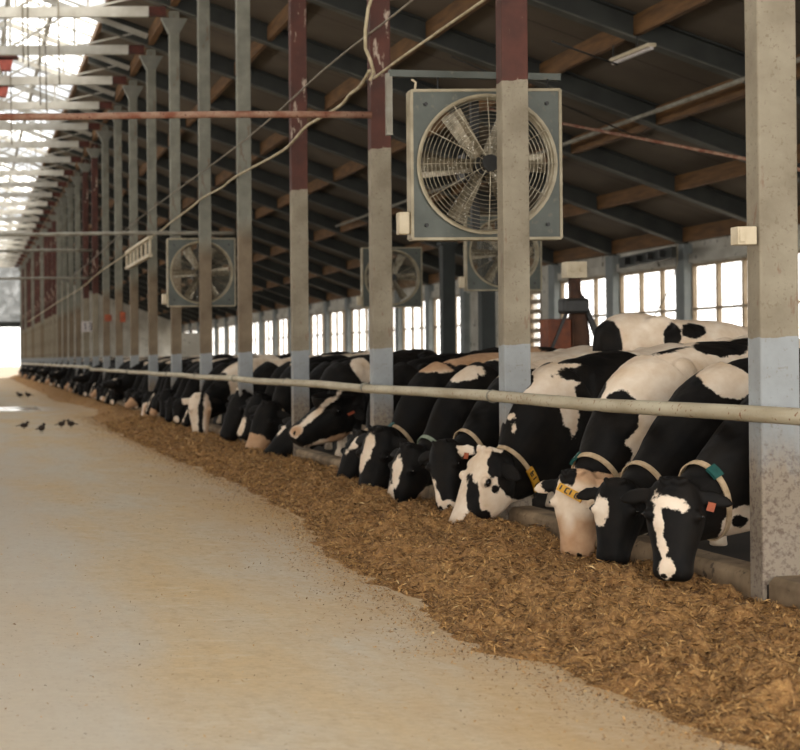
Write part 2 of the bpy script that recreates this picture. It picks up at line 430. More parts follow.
# ------------------------------------------------------------------ curb, rail, pipes, cables
m = MB(); 
for k in range(-1, 29):
    ya, yb = bay(k-1)+.1 if k > -1 else 4.0, bay(k)-.1
    m.prism([(5.29, FLOOR), (5.29, .10), (5.33, .14), (5.50, .15), (5.56, .12), (5.56, FLOOR)], 1, ya+(.02), yb-.02 if k < 28 else yb)
o = m.build('feed_curb', M['conc_curb'], bevel=.01); tag(o, 'low worn concrete curb between the feed pile and the cows', 'curb')
def rail(name, y0, y1, z0, z1, label):
    n = 24; pts = []
    for i in range(n+1):
        y = y0 + (y1-y0)*i/n
        pts.append((5.19 + .01*math.sin(y*.7), y, z0+(z1-z0)*i/n + .012*math.sin(y*.9)))
    root = empty(name, (5.19, y0, z0))
    mb = MB().tube(pts, .055, 14); mb.v = [tuple(Vector(p)-root.location) for p in mb.v]
    mb.build('tube', M['rail'], root, smooth=True)
    for k in range(0, 28):
        y = bay(k)
        if y0 < y < y1 and y > 12:
            b = MB().tube([(5.19, y-.02, 1.212), (5.19, y+.02, 1.212)], .066, 12).box(5.19, 5.27, y-.02, y+.02, 1.2, 1.26)
            b.v = [tuple(Vector(p)-root.location) for p in b.v]; b.build('clamp', M['gray_pipe'], root)
    tag(root, label, 'rail'); return root
rail('neck_rail', 5.5, 61.8, 1.212, 1.19, 'long cream-painted neck rail running along the post row above the feeding cows')
rail('neck_rail', 62.2, 141, 1.27, 1.25, 'far continuation of the neck rail beyond its support stanchion')
m = MB().tube([(5.2, 62, FLOOR), (5.2, 62, 1.3)], .06, 10)
tag(m.build('rail_stanchion', M['gray_pipe'], smooth=True), 'thin upright grey stanchion holding the neck rail where it kinks', 'stanchion')

def pipe(k, z, x1, r, mat, label, x0=-2.7, dy=-.15):
    y = bay(k)+dy; pts = [(x0+(x1-x0)*i/8, y, z + .01*math.sin(i*1.3)) for i in range(9)]
    tag(MB().tube(pts, r, 10).build('cross_pipe', M[mat], smooth=True), label, 'pipe')
pipe(2, 4.74, 5.26, .045, 'rust_pipe', 'rusty horizontal pipe crossing the alley at the third post')
pipe(6, 4.8, 6.9, .05, 'gray_pipe', 'thin grey pipe crossing the alley below the rusty one')
pipe(11, 6.1, 5.3, .06, 'gray_pipe', 'far grey pipe crossing the alley, upper of the far two')
pipe(11, 4.95, 5.3, .05, 'gray_pipe', 'far grey pipe crossing the alley, lower of the far two', dy=-.2)

def cable(name, pix, X, r, mat, label):
    pts = [PXX(px, py, X) for px, py in pix]
    # smooth
    P = [np.array(p) for p in pts]; out = []
    for i in range(len(P)-1):
        p0 = P[max(i-1,0)]; p1 = P[i]; p2 = P[i+1]; p3 = P[min(i+2, len(P)-1)]
        for j in range(6):
            t = j/6; out.append(.5*((2*p1)+(-p0+p2)*t+(2*p0-5*p1+4*p2-p3)*t*t+(-p0+3*p1-3*p2+p3)*t**3))
    out.append(P[-1])
    tag(MB().tube(out, r, 8).build(name, M[mat], smooth=True), label, 'cable')
cable('drooping_cable', [(372,70),(362,86),(352,94),(344,104),(330,113),(318,120),(306,128),(290,146),(275,156),(262,163),(245,172),(232,180),(222,188),(205,197),(190,209),(172,222),(160,232),(146,240),(130,252),(112,264),(98,274),(80,289),(60,301),(40,314),(28,322)], 5.18, .022, 'cable_w', 'thick pale cable looping from post to post down the row')
cable('taut_cable', [(700,-236),(420,-4),(330,66),(250,137),(170,196),(132,225),(90,262),(60,287)], 5.22, .014, 'cable_g', 'thin straight grey cable stretched above the pale looping one')
cable('taut_cable', [(800,-217),(492,-4),(440,32),(400,60),(376,78)], 5.2, .016, 'cable_w', 'thin pale cable stretched from the top of the frame to the third post')
yc = bay(2)-.2
pts = [PX(x, y, yc) for x, y in ((378,-70),(377,-10),(371,8),(368,30),(368,48),(373,60),(376,72),(372,80))]
tag(MB().tube(pts, .022, 8).build('hanging_cable', M['cable_w'], smooth=True), 'pale cable hanging down the face of the red-topped third post', 'cable')
# conduit under the roof + bracing rods
m = MB().tube([(14.9, 20, zlow(14.9)-.1), (14.9, 60, zlow(14.9)-.1)], .05, 8)
tag(m.build('roof_conduit', M['gray_pipe'], smooth=True), 'thin grey conduit pipe running under the roof beams towards the far end', 'pipe')
for i, (a, b, lab) in enumerate([((NX(566,30), 30, 1.6+30*(356-123)/F), (NX(745,24), 24, 1.6+24*(355-158)/F), 'rust-brown brace rod crossing under the roof right of the big fan'),
                            ((NX(560,27), 27, 1.6+27*(356-42)/F), (NX(615,27), 27, 1.6+27*(356-62)/F), 'short dark wire stretched under the first visible roof bay'),
                            ((NX(470,34), 34, 1.6+34*(356-62)/F), (NX(640,34), 34, 1.6+34*(356-137)/F), 'long thin dark rod running behind the top of the big fan')]):
    a, b = Vector(a), Vector(b); a, b = a-(b-a)*(.1 if i else .6), b+(b-a)*(.1 if i else .5)
    tag(MB().tube([a, b], .03 if i == 0 else .018, 8).build('brace_rod', M['rust_pipe' if i == 0 else 'dark'], smooth=True), lab, 'rod')
# hanger wires in the nave
for i, (x, k) in enumerate(((24, 6), (29, 6), (41, 7), (47, 7), (60, 6), (12, 8))):
    Y = bay(k)-.12; X = NX(x, Y)
    m = MB().tube([(X, Y, zlow(X)+.2), (X+.03, Y, 9.2-.15*i)], .02, 6)
    tag(m.build('hanger_wire', M['cable_g'], smooth=True), 'thin vertical wire hanging under the skylight above the alley', 'wire', 'hanger wires')
for k, lab in ((8, 'nearer of the two rust-red lanterns hanging under the ridge'), (9, 'farther of the two rust-red lanterns hanging under the ridge')):
    Y = bay(k)-.4
    r = empty('ridge_lantern', (XR-.0, Y, 10.75)); r.scale = (.75,.75,.75); 
    MB().prism([(-.3,.45),(.3,.45),(.2,0),(-.2,0)], 1, -.2, .2).build('hood', M['red'], r, bevel=.02)
    MB().prism([(-.55,.5),(.55,.5),(.3,.75),(-.3,.75)], 1, -.3, .3).build('cap', M['rust_end'], r, bevel=.02)
    MB().tube([(0,0,.75),(0,0,(zlow(XR)+.3-10.75)/.75)], .03, 6).build('stem', M['dark'], r)
    tag(r, lab, 'lantern')

# dark interior posts, white sheet
for x, Y, lab in ((448, 40.4, 'dark steel post inside the pen, left of the two in front of the white wall'), (487, 37.4, 'dark steel post inside the pen, right of the two, partly behind the small rear fan')):
    X = NX(x, Y); m = MB().box(X-.17, X+.17, Y-.15, Y+.15, .08, 4.6)
    m.box(X-.22, X+.22, Y-.2, Y+.2, 4.6, 4.7)
    tag(m.build('pen_post', M['darkpost'], bevel=.01, loc=(X, Y, .08)), lab, 'post')
Y = 47; m = MB().box(NX(181,Y), NX(200,Y), Y, Y+.06, .5, 2.4).box(NX(184,Y), NX(186,Y), Y+.06, Y+.1, .08, 2.4).box(NX(195,Y), NX(197,Y), Y+.06, Y+.1, .08, 2.4)
tag(m.build('white_panel', M['wall'], bevel=.01), 'small pale upright panel seen between the far grey posts', 'panel')

# ------------------------------------------------------------------ fans
def make_fan():
    r = empty('barn_fan', (0,0,0)); s = .76; R = .69; N = 48
    # face panel with round hole
    m = MB(); vs = []; 
    for y in (-.02, .02):
        for i in range(N):
            a = 2*math.pi*i/N; c, q = math.cos(a), math.sin(a); k = s/max(abs(c), abs(q))
            vs.append((c*R, y, q*R)); vs.append((c*k, y, q*k))
    fs = []
    for i in range(N):
        j = (i+1) % N
        fs.append((2*i, 2*i+1, 2*j+1, 2*j)); o = 2*N
        fs.append((o+2*i, o+2*j, o+2*j+1, o+2*i+1))
    m.add(vs, fs); panel = m.build('face_panel', M['fan_box'], r)
    m = MB()
    for a in (-1, 1):
        m.box(a*s-.015, a*s+.015, -.03, .12, -s, s); m.box(-s, s, -.03, .12, a*s-.015, a*s+.015)
    m.build('housing', M['fan_lip'], r, bevel=.004)
    # shroud ring
    prof = [(R+.03, -.05), (R-.005, -.055), (R-.02, .03), (R-.012, .11), (R+.02, .11)]
    vs = [(p[0]*math.cos(2*math.pi*i/N), p[1], p[0]*math.sin(2*math.pi*i/N)) for p in prof for i in range(N)]
    fs = [(a*N+i, a*N+(i+1)%N, (a+1)*N+(i+1)%N, (a+1)*N+i) for a in range(len(prof)-1) for i in range(N)]
    MB().add(vs, fs).build('shroud', M['fan_lip'], r, smooth=True)
    for i in range(6):
        a = math.radians(2+60*i); m = MB(); rings = []
        for t in (0, .25, .6, 1):
            rr = .1+t*.53; w = .075+.035*t; tw = math.radians(32-14*t)
            ring = []
            for u in (-1, -.3, .4, 1):
                z = u*w; ring.append((rr, .06+z*math.sin(tw)*.8+.02*(1-u*u), z*math.cos(tw)))
            for u in (1, .4, -.3, -1):
                z = u*w; ring.append((rr, .072+z*math.sin(tw)*.8+.02*(1-u*u), z*math.cos(tw)))
            rings.append([(p[0]*math.cos(a)-p[2]*math.sin(a), p[1], p[0]*math.sin(a)+p[2]*math.cos(a)) for p in ring])
        m.loft(rings); m.build('blade', M['blade'], r, smooth=False)
    MB().tube([(0,.04,0),(0,.3,0)], .09, 20).tube([(0,.0,0),(0,.05,0)], .06, 16).build('hub', M['dark'], r)
    m = MB()
    for q in (.1, .15, .2, .245, .29, .335, .38, .42, .46, .5, .54, .58, .62, .655, .685):
        y = -.06-.07*(1-(q/.7)**2)
        pts = [(q*math.cos(2*math.pi*i/40), y, q*math.sin(2*math.pi*i/40)) for i in range(41)]
        m.tube(pts, .0034, 5)
    for i in range(12):
        a = math.pi*2*i/12
        m.tube([(q*math.cos(a), -.06-.07*(1-(q/.7)**2)-.006, q*math.sin(a)) for q in (.06,.2,.35,.5,.69)], .005, 5)
    m.build('wire_guard', M['fan_wire'], r)
    m = MB().tube([(0,-.15,0),(0,-.12,0)], .085, 24); m.build('badge', M['dark'], r)
    m = MB()
    for a in (-1,1):
        for b in (-1,1): m.tube([(a*.62,-.045,b*.62),(a*.62,-.02,b*.62)], .02, 10)
    m.build('corner_bolts', M['dark'], panel)
    MB().box(-s-.13, -s-.02, .0, .12, -s+.05, -s+.28).build('junction_box', M['cream'], r, bevel=.015)
    MB().box(-.04, .04, .3, .36, -.74, .74).box(-.16, .16, .16, .4, -.14, .14).build('motor_mount', M['dark'], r)
    return r
fan = make_fan(); fan.location = (5.345, 15.35, 3.57)
tag(fan, 'big square grey ventilation fan with wire guard, hung behind the red-topped post', 'fan')
for (X, Y, Z, lab) in ((11.0, 30.6, 3.72, 'smaller-looking fan just below and behind the big fan'), (5.36, 33.95, 3.55, 'fan hung on the post row far left, seen between grey posts'),
                       (11.0, 38.6, 3.66, 'dark far fan peeking out on the left of the big fan, behind the red-topped post'),):
    c = copy_tree(fan); c.location = (X, Y, Z); tag(c, lab, 'fan')
# bracket over fan
br = empty('fan_bracket', (NX(390, 15.7), 15.7, 4.5)); L = br.location
def rel(mb): mb.v = [tuple(Vector(p)-L) for p in mb.v]; return mb
p1 = PX(391, 73, 15.7); p2 = PX(562, 77, 15.7); p3 = PX(391, 135, 15.7)
rel(MB().bar(p1, p2, .07, .07)).build('arm', M['fan_box'], br)
rel(MB().bar(p1, p3, .06, .06)).build('drop_bar', M['gray_pipe'], br)
rel(MB().tube([PX(417, 90, 15.6), PX(418, 82, 15.6), PX(414, 79, 15.6)], .012, 8)).build('hook', M['cream'], br)
rel(MB().tube([PX(440, 76, 15.7), PX(440, 92, 15.5)], .012, 6).tube([PX(550, 77, 15.7), PX(550, 92, 15.5)], .012, 6)).build('hanger_bolt', M['dark'], br)
tag(br, 'rusty angle-iron bracket holding up the big fan', 'bracket')

# louvred tray at post, number sign, orange marks, wall light
Y = 41.5
r = empty('louvred_tray', PX(138, 253, Y)); L = r.location
def rl(mb): mb.v = [tuple(Vector(p)-L) for p in mb.v]; return mb
a0, a1 = (5.08, 41.6, 4.85), (5.08, 48.2, 4.85)
rl(MB().box(5.12, 5.245, 41.8, 47.9, 4.95, 5.03).box(5.12, 5.245, 41.8, 47.9, 4.45, 4.53)).build('edge_strip', M['cream'], r)
for i in range(7): rl(MB().box(5.15, 5.21, 41.8+i*1.0, 41.9+i*1.0, 4.5, 5.0)).build('slat', M['cream'], r)
tag(r, 'white slatted lamp tray fixed beside the grey posts under the looping cable', 'lamp')
# number sign
P = PX(88, 326.5, 66.56)
r = empty('number_sign', P); r.scale = (1.15, 1, 1.15)
MB().box(-.26,.26,-.01,.01,-.2,.2).build('plate', M['sign'], r)
mb = MB()
for x in (-.09,):  # "1"
    mb.box(x-.02, x+.02, -.02,-.012, -.13,.13).bar((x-.06,-.016,.07),(x,-.016,.13),.02,.03)
xx=.09           # "3"
for z in (-.12,0,.12): mb.box(xx-.06, xx+.05, -.02,-.012, z-.017,z+.017)
mb.box(xx+.03, xx+.07, -.02,-.012, -.13,.13)
mb.build('digits', M['ink'], r)
tag(r, 'small white sign reading 13 fixed to a far post', 'sign')
for (px, py, Y, w, h, lab) in ((108.5, 318, 57.12, .2, .32, 'orange square plate fixed low on a far grey post'), (123, 317, 52.4, .15, .45, 'reddish box hanging between two far grey posts')):
    P = PX(px, py, Y); m = MB().box(-w/2*1.3, w/2*1.3, -.05, .05, -h/2*.8, h/2*.8).box(-w/4, w/4, -.07, -.05, -h/6, h/6)
    o = m.build('orange_plate', M['orange'], bevel=.01); o.location = P; tag(o, lab, 'plate')
# roof tube lamp, small box light
r = empty('strip_lamp', (12.4, 28, 8.0)); a = PX(616, 60, 28.6); b = PX(640, 51, 27.6); L = r.location
rl(MB().bar(a, b+Vector((0,-.6,0)), .16, .07)).build('housing', M['cream'], r, bevel=.01)
rl(MB().bar(a+Vector((0,0,-.06)), b+Vector((0,-.6,-.06)), .06, .05)).build('tube', M['sign'], r)
rl(MB().bar(a, a+Vector((0,0,.3)), .02).bar(b, b+Vector((0,0,.3)), .02)).build('hanger', M['dark'], r)
tag(r, 'white strip lamp hanging under the rafter at the top of the picture', 'lamp')
o = MB().box(-.028,.098,-.05,.05,-.06,.06).box(-.02,.02,-.06,-.05,-.045,.045).build('box_lamp', M['cream'], bevel=.01); o.location = PX(739.5, 236, 9.98)
tag(o, 'small upright cream box fixed to the left side of the nearest post', 'lamp')
# duct with holes by the eave
P0 = PX(622, 263, 45); P1 = PX(675, 252, 42)
r = empty('cable_trough', P0); L = r.location
rl(MB().bar(P0, P1, .15, .32)).build('trough', M['rafter'], r)
for i in range(4):
    p = P0.lerp(P1, (i+.8)/4.6) + Vector((-.1, -.12, 0)); rl(MB().bar(p-Vector((.12,0,0)), p+Vector((.12,0,0)), .1, .2)).build('slot_cover', M['dark'], r)
rl(MB().tube([P1+Vector((0,-.2,.2)), PX(678,262,42), PX(672,285,42), PX(650,325,42)], .02, 6)).build('loose_wire', M['cable_g'], r)
tag(r, 'dark trough with four slots hung under the eave above the windows', 'trough')

# rust machine stand
Y = 22.0
r = empty('machine_stand', PX(574, 356, Y)); L = r.location
rl(MB().bar(PX(575, 278, Y), PX(576, 459, Y), .14, .14)).build('mast', M['rustcloth'], r, bevel=.02)
rings = []
for (px, py, w, d) in ((574,280,3,.06),(575,290,5,.10),(577,300,6,.13),(579,318,7,.15),(580,335,8,.16),(580,356,8,.16)):
    c = PX(px, py, Y); ww = w*Y/F
    rings.append([c + Vector((ww*math.cos(q*math.pi/6)*(1+.12*math.sin(q*3)), d*math.sin(q*math.pi/6), 0)) for q in range(12)])
rl(MB().loft(rings)).build('draped_cover', M['rustcloth'], r, smooth=True)
rl(MB().bar(PX(582, 296, Y-.1), PX(600, 348, Y-.1), .05).bar(PX(585, 303, Y-.1), PX(606, 352, Y-.1), .04).bar(PX(572,300,Y-.1), PX(551,350,Y-.1), .04)).build('stay', M['dark'], r)
rl(MB().box(*(lambda a, b: (a.x, b.x, Y-.1, Y+.25, b.z, a.z))(PX(546,319,Y), PX(569,352,Y)))).build('side_panel', M['panelrust'], r, bevel=.02)
rl(MB().box(*(lambda a, b: (a.x, b.x, Y-.3, Y-.05, b.z, a.z))(PX(556,299,Y), PX(582,314,Y)))).build('winch', M['dark'], r, bevel=.04)
tag(r, 'rust-brown draped machine stand with stays in front of the far windows', 'machine')
o = MB().box(-.15,.15,-.1,.1,-.12,.12).tube([(-.07,-.12,.0),(-.07,-.1,.0)],.04,12).tube([(.07,-.12,.0),(.07,-.1,.0)],.04,12).build('lamp_box', M['cream'], r, bevel=.02); o.location = PX(575, 270, Y)-r.location

# ------------------------------------------------------------------ feed pile
edge_pts = [(4, 3.5), (6.6, 3.45), (7.6, 3.28), (8.3, 3.3), (8.75, 3.02), (9.3, 3.03), (10.3, 3.09), (13.1, 3.19), (16, 3.55), (19.7, 3.72), (23, 3.62), (29, 3.55), (36, 3.5), (44, 3.75), (50, 4.5), (56, 4.3), (62, 3.7), (75, 3.9), (100, 4.0), (146, 4.2)]
def edge(Y): return np.interp(Y, [p[0] for p in edge_pts], [p[1] for p in edge_pts])
def feed_h(X, Y):
    e = edge(Y) + .14*vnoise(Y*1.3, Y*0+3, 5) + .14*vnoise(Y*4+X*2, Y*0+9+X, 6) + .10*vnoise(Y*9+X*5, Y*0+9+X*6, 16)
    w = np.clip((X-e)/(5.29-e), -.2, 1)
    base = np.where(w < .5, .135*np.sin(np.clip(w,0,1)/.5*math.pi/2)**1.2, .135-.045*((w-.5)/.5)**1.3)
    lump = (.13*vnoise(X*2.2, Y*1.7, 1) + .13*vnoise(X*5, Y*4.4, 2) + .10*vnoise(X*11, Y*9, 3) + .065*vnoise(X*22, Y*18, 4) + .04*vnoise(X*45, Y*38, 8))
    lump += .07*(.25-np.abs(vnoise(X*8, Y*6.5, 12))*1.2) + .05*(.25-np.abs(vnoise(X*18+3, Y*14, 13))*1.2)
    lump *= .8; k = np.clip(w*5, 0, 1)
    far = np.clip((Y-35)/60, 0, 1)*.10*np.clip(w*2,0,1)*np.clip(1.2-w,0,1)
    h = base + lump*k + far
    return FLOOR + np.where(w <= 0, -.02, np.maximum(h, .004))
ny = 1500; ys = 4.5*(144/4.5)**(np.arange(ny)/(ny-1)); nx = 130; us = np.linspace(0, 1, nx)
XX = 2.5 + (5.31-2.5)*us[None, :] + 0*ys[:, None]; YY = ys[:, None] + 0*us[None, :]
ZZ = feed_h(XX, YY)
co = np.stack([XX, YY, ZZ], -1).reshape(-1, 3)
idx = np.arange(ny*nx).reshape(ny, nx)
q = np.stack([idx[:-1,:-1], idx[:-1,1:], idx[1:,1:], idx[1:,:-1]], -1).reshape(-1, 4)
keep = (ZZ[:-1,:-1] > FLOOR) | (ZZ[1:,1:] > FLOOR) | (ZZ[:-1,1:] > FLOOR) | (ZZ[1:,:-1] > FLOOR)
q = q[keep.reshape(-1)]
def np_mesh(name, co, quads):
    me = bpy.data.meshes.new(name)
    used = np.unique(quads); remap = np.full(len(co), -1); remap[used] = np.arange(len(used)); co = co[used]; quads = remap[quads]
    me.vertices.add(len(co)); me.vertices.foreach_set('co', co.astype(np.float32).ravel())
    me.loops.add(quads.size); me.loops.foreach_set('vertex_index', quads.astype(np.int32).ravel())
    me.polygons.add(len(quads)); me.polygons.foreach_set('loop_start', np.arange(0, quads.size, 4, dtype=np.int32))
    me.polygons.foreach_set('loop_total', np.full(len(quads), 4, dtype=np.int32))
    me.update(calc_edges=True); me.validate(); return me
me = np_mesh('feed_pile', co, q); me.materials.append(M['feed'])
me.polygons.foreach_set('use_smooth', np.ones(len(me.polygons), dtype=bool))
feed = link(bpy.data.objects.new('feed_pile', me)); tag(feed, 'long low heap of brown chopped silage feed along the curb', 'feed', kind='stuff')
def shards(n, xs, ys, zs, L, W, lift, name, parent):
    az = rng.uniform(0, 2*math.pi, n); el = rng.normal(0, .45, n)
    d = np.stack([np.cos(az)*np.cos(el), np.sin(az)*np.cos(el), np.sin(el)], -1)
    sd = np.stack([-np.sin(az), np.cos(az), rng.normal(0, .5, n)], -1); sd /= np.linalg.norm(sd, axis=1)[:, None]
    c = np.stack([xs, ys, zs], -1); c[:, 2] += lift
    L = L[:, None]; W = W[:, None]
    v = np.stack([c-d*L-sd*W*.6, c-d*L*.1-sd*W+np.array([0,0,.15])*L, c+d*L, c-d*L*.1+sd*W+np.array([0,0,.15])*L], 1)
    v = v.reshape(-1, 3); qd = np.arange(4*n).reshape(n, 4)
    me = np_mesh(name, v, qd); me.materials.append(M['chaff'])
    at = me.attributes.new('tint', 'FLOAT', 'POINT'); at.data.foreach_set('value', np.repeat(rng.uniform(0, 1, n), 4).astype(np.float32))
    o = link(bpy.data.objects.new(name, me), parent); o['kind'] = 'stuff'; return o
n = 150000
ys_ = 5.2*(40/5.2)**(rng.uniform(0, 1, n)**1.0); e = edge(ys_); xs_ = e + (5.27-e)*rng.uniform(-.02, 1, n)
z_ = feed_h(xs_, ys_); ok = z_ > FLOOR+.003; xs_, ys_, z_ = xs_[ok], ys_[ok], z_[ok]; n = len(xs_)
sz = (.009+.020*rng.uniform(0,1,n)**2)*(1+ys_*.03)
shards(n, xs_, ys_, z_, sz, sz*rng.uniform(.09, .2, n), sz*.3, 'loose_fibre', feed)
n = 14000
ys_ = 5.0*(45/5.0)**rng.uniform(0, 1, n); xs_ = edge(ys_) - np.abs(rng.exponential(.2, n)); bg = rng.uniform(0,1,n) < .12
xs_ = np.where(bg, rng.uniform(-.2, 3.2, n), xs_)
sz = rng.uniform(.003, .011, n)*(1+ys_*.03); z_ = np.full(n, FLOOR+.003)
o = shards(n, xs_, ys_, z_, sz, sz*rng.uniform(.2, .5, n), sz*.2, 'scattered_chaff', None)
tag(o, 'thin scatter of chaff crumbs on the alley floor beside the feed', 'chaff', kind='stuff')
# birds
for px, py, s_, lab in ((19.5, 396, 1.0, 'left of the two far'), (28, 396, 1.0, 'right of the two far'), (23.5, 427.5, .75, 'leftmost of the nearer four'), (41, 431, .85, 'lowest of the nearer four'), (61, 426, .75, 'third from left of the nearer four'), (70.5, 426, .8, 'rightmost of the nearer four')):
    yh = 360-.006*(px+35); Y = 1.72*F/(py+2-yh); P = Vector((NX(px, Y), Y, FLOOR))
    k = s_*1.6
    m = MB().ell((0,0,.09*k), (.05*k,.085*k,.05*k)).ell((.0,-.07*k,.145*k), (.03*k,.032*k,.03*k)).bar((0,.07*k,.09*k),(0,.17*k,.07*k),.035*k,.012*k)
    m.bar((0,-.1*k,.145*k),(0,-.12*k,.14*k),.01*k).bar((.02*k,0,.05*k),(.02*k,0,0),.006*k).bar((-.02*k,0,.05*k),(-.02*k,0,0),.006*k)
    o = m.build('small_bird', M['bird'], smooth=True); o.location = P; o.rotation_euler = (0,0,random.uniform(0,6)); tag(o, 'tiny dark bird on the alley floor, ' + lab, 'bird')

# ------------------------------------------------------------------ cows
def ring(c, a, b, ra, rb, n=24, p=1.0, rb2=None):
    """ellipse; a lateral, b up; rb2 = lower half radius"""
    out = []
    for i in range(n):
        t = 2*math.pi*i/n; ct, st = math.cos(t), math.sin(t)
        x = math.copysign(abs(ct)**p, ct)*ra; y = math.copysign(abs(st)**p, st)*(rb if st > 0 or rb2 is None else rb2)
        out.append(c + a*x + b*y)
    return out
BODY = [(.24, .90, .20, .10), (.17, .90, .31, .17), (.0, .92, .38, .22), (-.25, .93, .42, .27), (-.6, .93, .445, .35), (-1.0, .945, .45, .385), (-1.25, 1.02, .42, .35), (-1.45, 1.09, .34, .28), (-1.6, 1.12, .25, .19), (-1.67, 1.12, .12, .1)]
HEAD = [(-.08, .06, -.03, .14), (-.03, .10, .02, .18), (.06, .125, .04, .23), (.15, .135, .048, .265), (.22, .128, .048, .275), (.30, .112, .042, .25), (.38, .096, .036, .21), (.45, .090, .034, .175), (.50, .092, .03, .155), (.535, .084, .012, .135), (.557, .055, -.015, .10)]
def make_cow(W, phi, poll, muz, nrm, voxel, blobs, tan=(), collar='strap', tagc=None, tags2=None, sc=1.14, gz=.085, name='dairy_cow', ear_droop=.25, plate_px=None):
    W = Vector(W); h = Vector((-math.cos(phi), -math.sin(phi), 0)); lat = Vector((0,0,1)).cross(h); up = Vector((0,0,1))
    O = Vector((W.x, W.y, gz))
    def B(u, v, z): return O + (h*u + lat*v + up*z)*sc
    mb = MB()
    mb.loft([ring(B(u, 0, z), lat, up, hw*sc, hh*sc, p=.9) for u, z, hh, hw in BODY])
    hw_ = [(u, v) for u, v in ()]
    R3 = Matrix((h, lat, up)).transposed()
    for s in (-1, 1):
        mb.ell(B(-1.2, s*.25, 1.33), (.15*sc, .08*sc, .08*sc), M=R3)
        mb.ell(B(-.02, s*.15, .93), (.19*sc, .10*sc, .33*sc), M=R3)
        mb.ell(B(-1.35, s*.22, .98), (.22*sc, .12*sc, .3*sc), M=R3)
        def leg(pts): mb.loft([ring(B(u, v*s, z), lat, h, r*.9*sc, r*sc, n=12) for u, v, z, r in pts])
        leg([(.0,.16,.85,.12), (.01,.165,.62,.10), (0,.16,.45,.06), (.01,.16,.38,.062), (0,.16,.28,.042), (0,.16,.13,.042), (.02,.16,.09,.052), (.03,.16,.05,.056), (.03,.16,.0,.064)])
        leg([(-1.32,.2,1.0,.18), (-1.28,.22,.78,.16), (-1.38,.21,.58,.09), (-1.47,.2,.46,.065), (-1.44,.2,.3,.045), (-1.4,.2,.13,.044), (-1.37,.2,.09,.054), (-1.36,.2,.0,.066)])
    mb.ell(B(-1.15, 0, .62), (.24*sc, .19*sc, .17*sc), M=R3)
    mb.tube([B(-1.6,0,1.32), B(-1.68,0,1.28), B(-1.72,0,1.1), B(-1.71,.01,.8), B(-1.7,.02,.6)], [.045,.035,.025,.022,.03], 10)
    mb.tube([B(-1.7,.02,.62), B(-1.7,.02,.5), B(-1.69,.02,.36)], [.025,.05,.015], 10)
    # head
    d = (muz-poll); HL = d.length; hs = HL/.55; d.normalize(); nn = (nrm - d*nrm.dot(d)).normalized(); s_ = d.cross(nn)
    def H(t, s, n): return poll + (d*t + s_*s + nn*n)*hs
    mb.loft([ring(H(t, 0, (f-b*1.06)/2), s_, nn, w*1.24*hs, (f+b*1.06)/2*hs, n=22, p=.85) for t, w, f, b in HEAD])
    for s in (-1, 1):
        mb.ell(H(.165, s*.132, -.004), (.037*hs,)*3)      # brow
        mb.ell(H(.52, s*.045, -.01), (.03*hs,)*3)      # nostril pads
        # ear
        e0 = H(.015, s*.085, -.055); ed = (s_*s*1.0 - nn*.25 + d*ear_droop).normalized(); ew = (d - ed*ed.dot(d)).normalized(); eth = ed.cross(ew)
        mb.loft([ring(e0+ed*(t*hs), ew, eth, w*hs, th*hs, n=12) for t, w, th in ((0,.028,.022),(.04,.03,.02),(.10,.052,.017),(.16,.055,.016),(.21,.038,.014),(.245,.012,.010))])
    for q_ in range(7): mb.ell(H(-.05+.012*(q_%3), (q_-3)*.022, .016+.008*(q_%2)), (.021*hs,)*3)
    # neck
    A0 = B(.02, 0, .97); A3 = H(.12, 0, -.15)
    dist = (A3-A0).length
    A1 = A0 + (h*.9 - up*.42).normalized()*dist*.34; tend = ((A3-A0).normalized()*1.0 + nn*.55).normalized(); A2 = A3 - tend*dist*.38
    def bz(t): return A0*(1-t)**3 + A1*3*t*(1-t)**2 + A2*3*t*t*(1-t) + A3*t**3
    def nf(t):
        c = bz(t); tg = (bz(min(t+.02,1.))-bz(max(t-.02,0))).normalized()
        ll = (lat*(1-t) + (s_ if s_.dot(lat) > 0 else -s_)*t); ll = (ll - tg*ll.dot(tg)).normalized(); uu = tg.cross(ll)
        if uu.dot(up) < 0: uu = -uu
        ra = (.17*(1-t)**1.2+.12)*sc; rb = (.37*(1-t)+.155*t)*sc*(1+.30*math.sin(math.pi*min(1,t*1.15))*(t<.87)); ra *= 1+.12*math.sin(math.pi*t)
        return c, ll, uu, ra, rb, tg
    nr = []
    for i in range(13):
        t = i/12; c, ll, uu, ra, rb, tg = nf(t); nr.append(ring(c, ll, uu, ra, rb*.96, n=24, rb2=rb*(1.22+.3*t)))
    mb.loft(nr)
    me = mb.mesh(name); tmp = bpy.data.objects.new(name, me); C.objects.link(tmp)
    rm = tmp.modifiers.new('r', 'REMESH'); rm.mode = 'VOXEL'; rm.voxel_size = voxel
    sm = tmp.modifiers.new('s', 'SMOOTH'); sm.iterations = 5 if voxel < .02 else 3; sm.factor = .5
    dg = bpy.context.evaluated_depsgraph_get(); ev = tmp.evaluated_get(dg)
    me2 = bpy.data.meshes.new_from_object(ev); bpy.data.objects.remove(tmp)
    me2.name = name
    nv = len(me2.vertices); co = np.empty(nv*3, np.float32); me2.vertices.foreach_get('co', co); co = co.reshape(-1, 3).astype(float)
    # coordinates
    rel_ = (co - np.array(O))/sc; ub = np.stack([rel_@np.array(h), rel_@np.array(lat), rel_@np.array(up)], -1)
    rh = (co - np.array(poll))/hs; uh = np.stack([rh@np.array(d), rh@np.array(s_), rh@np.array(nn)], -1)
    x_ = -35 + F*co[:,0]/co[:,1]; y_ = 360-.006*(x_+35) - F*(co[:,2]-EYE)/co[:,1]
    isb = (ub[:,0] < .15)
    f = np.full(nv, -.3)
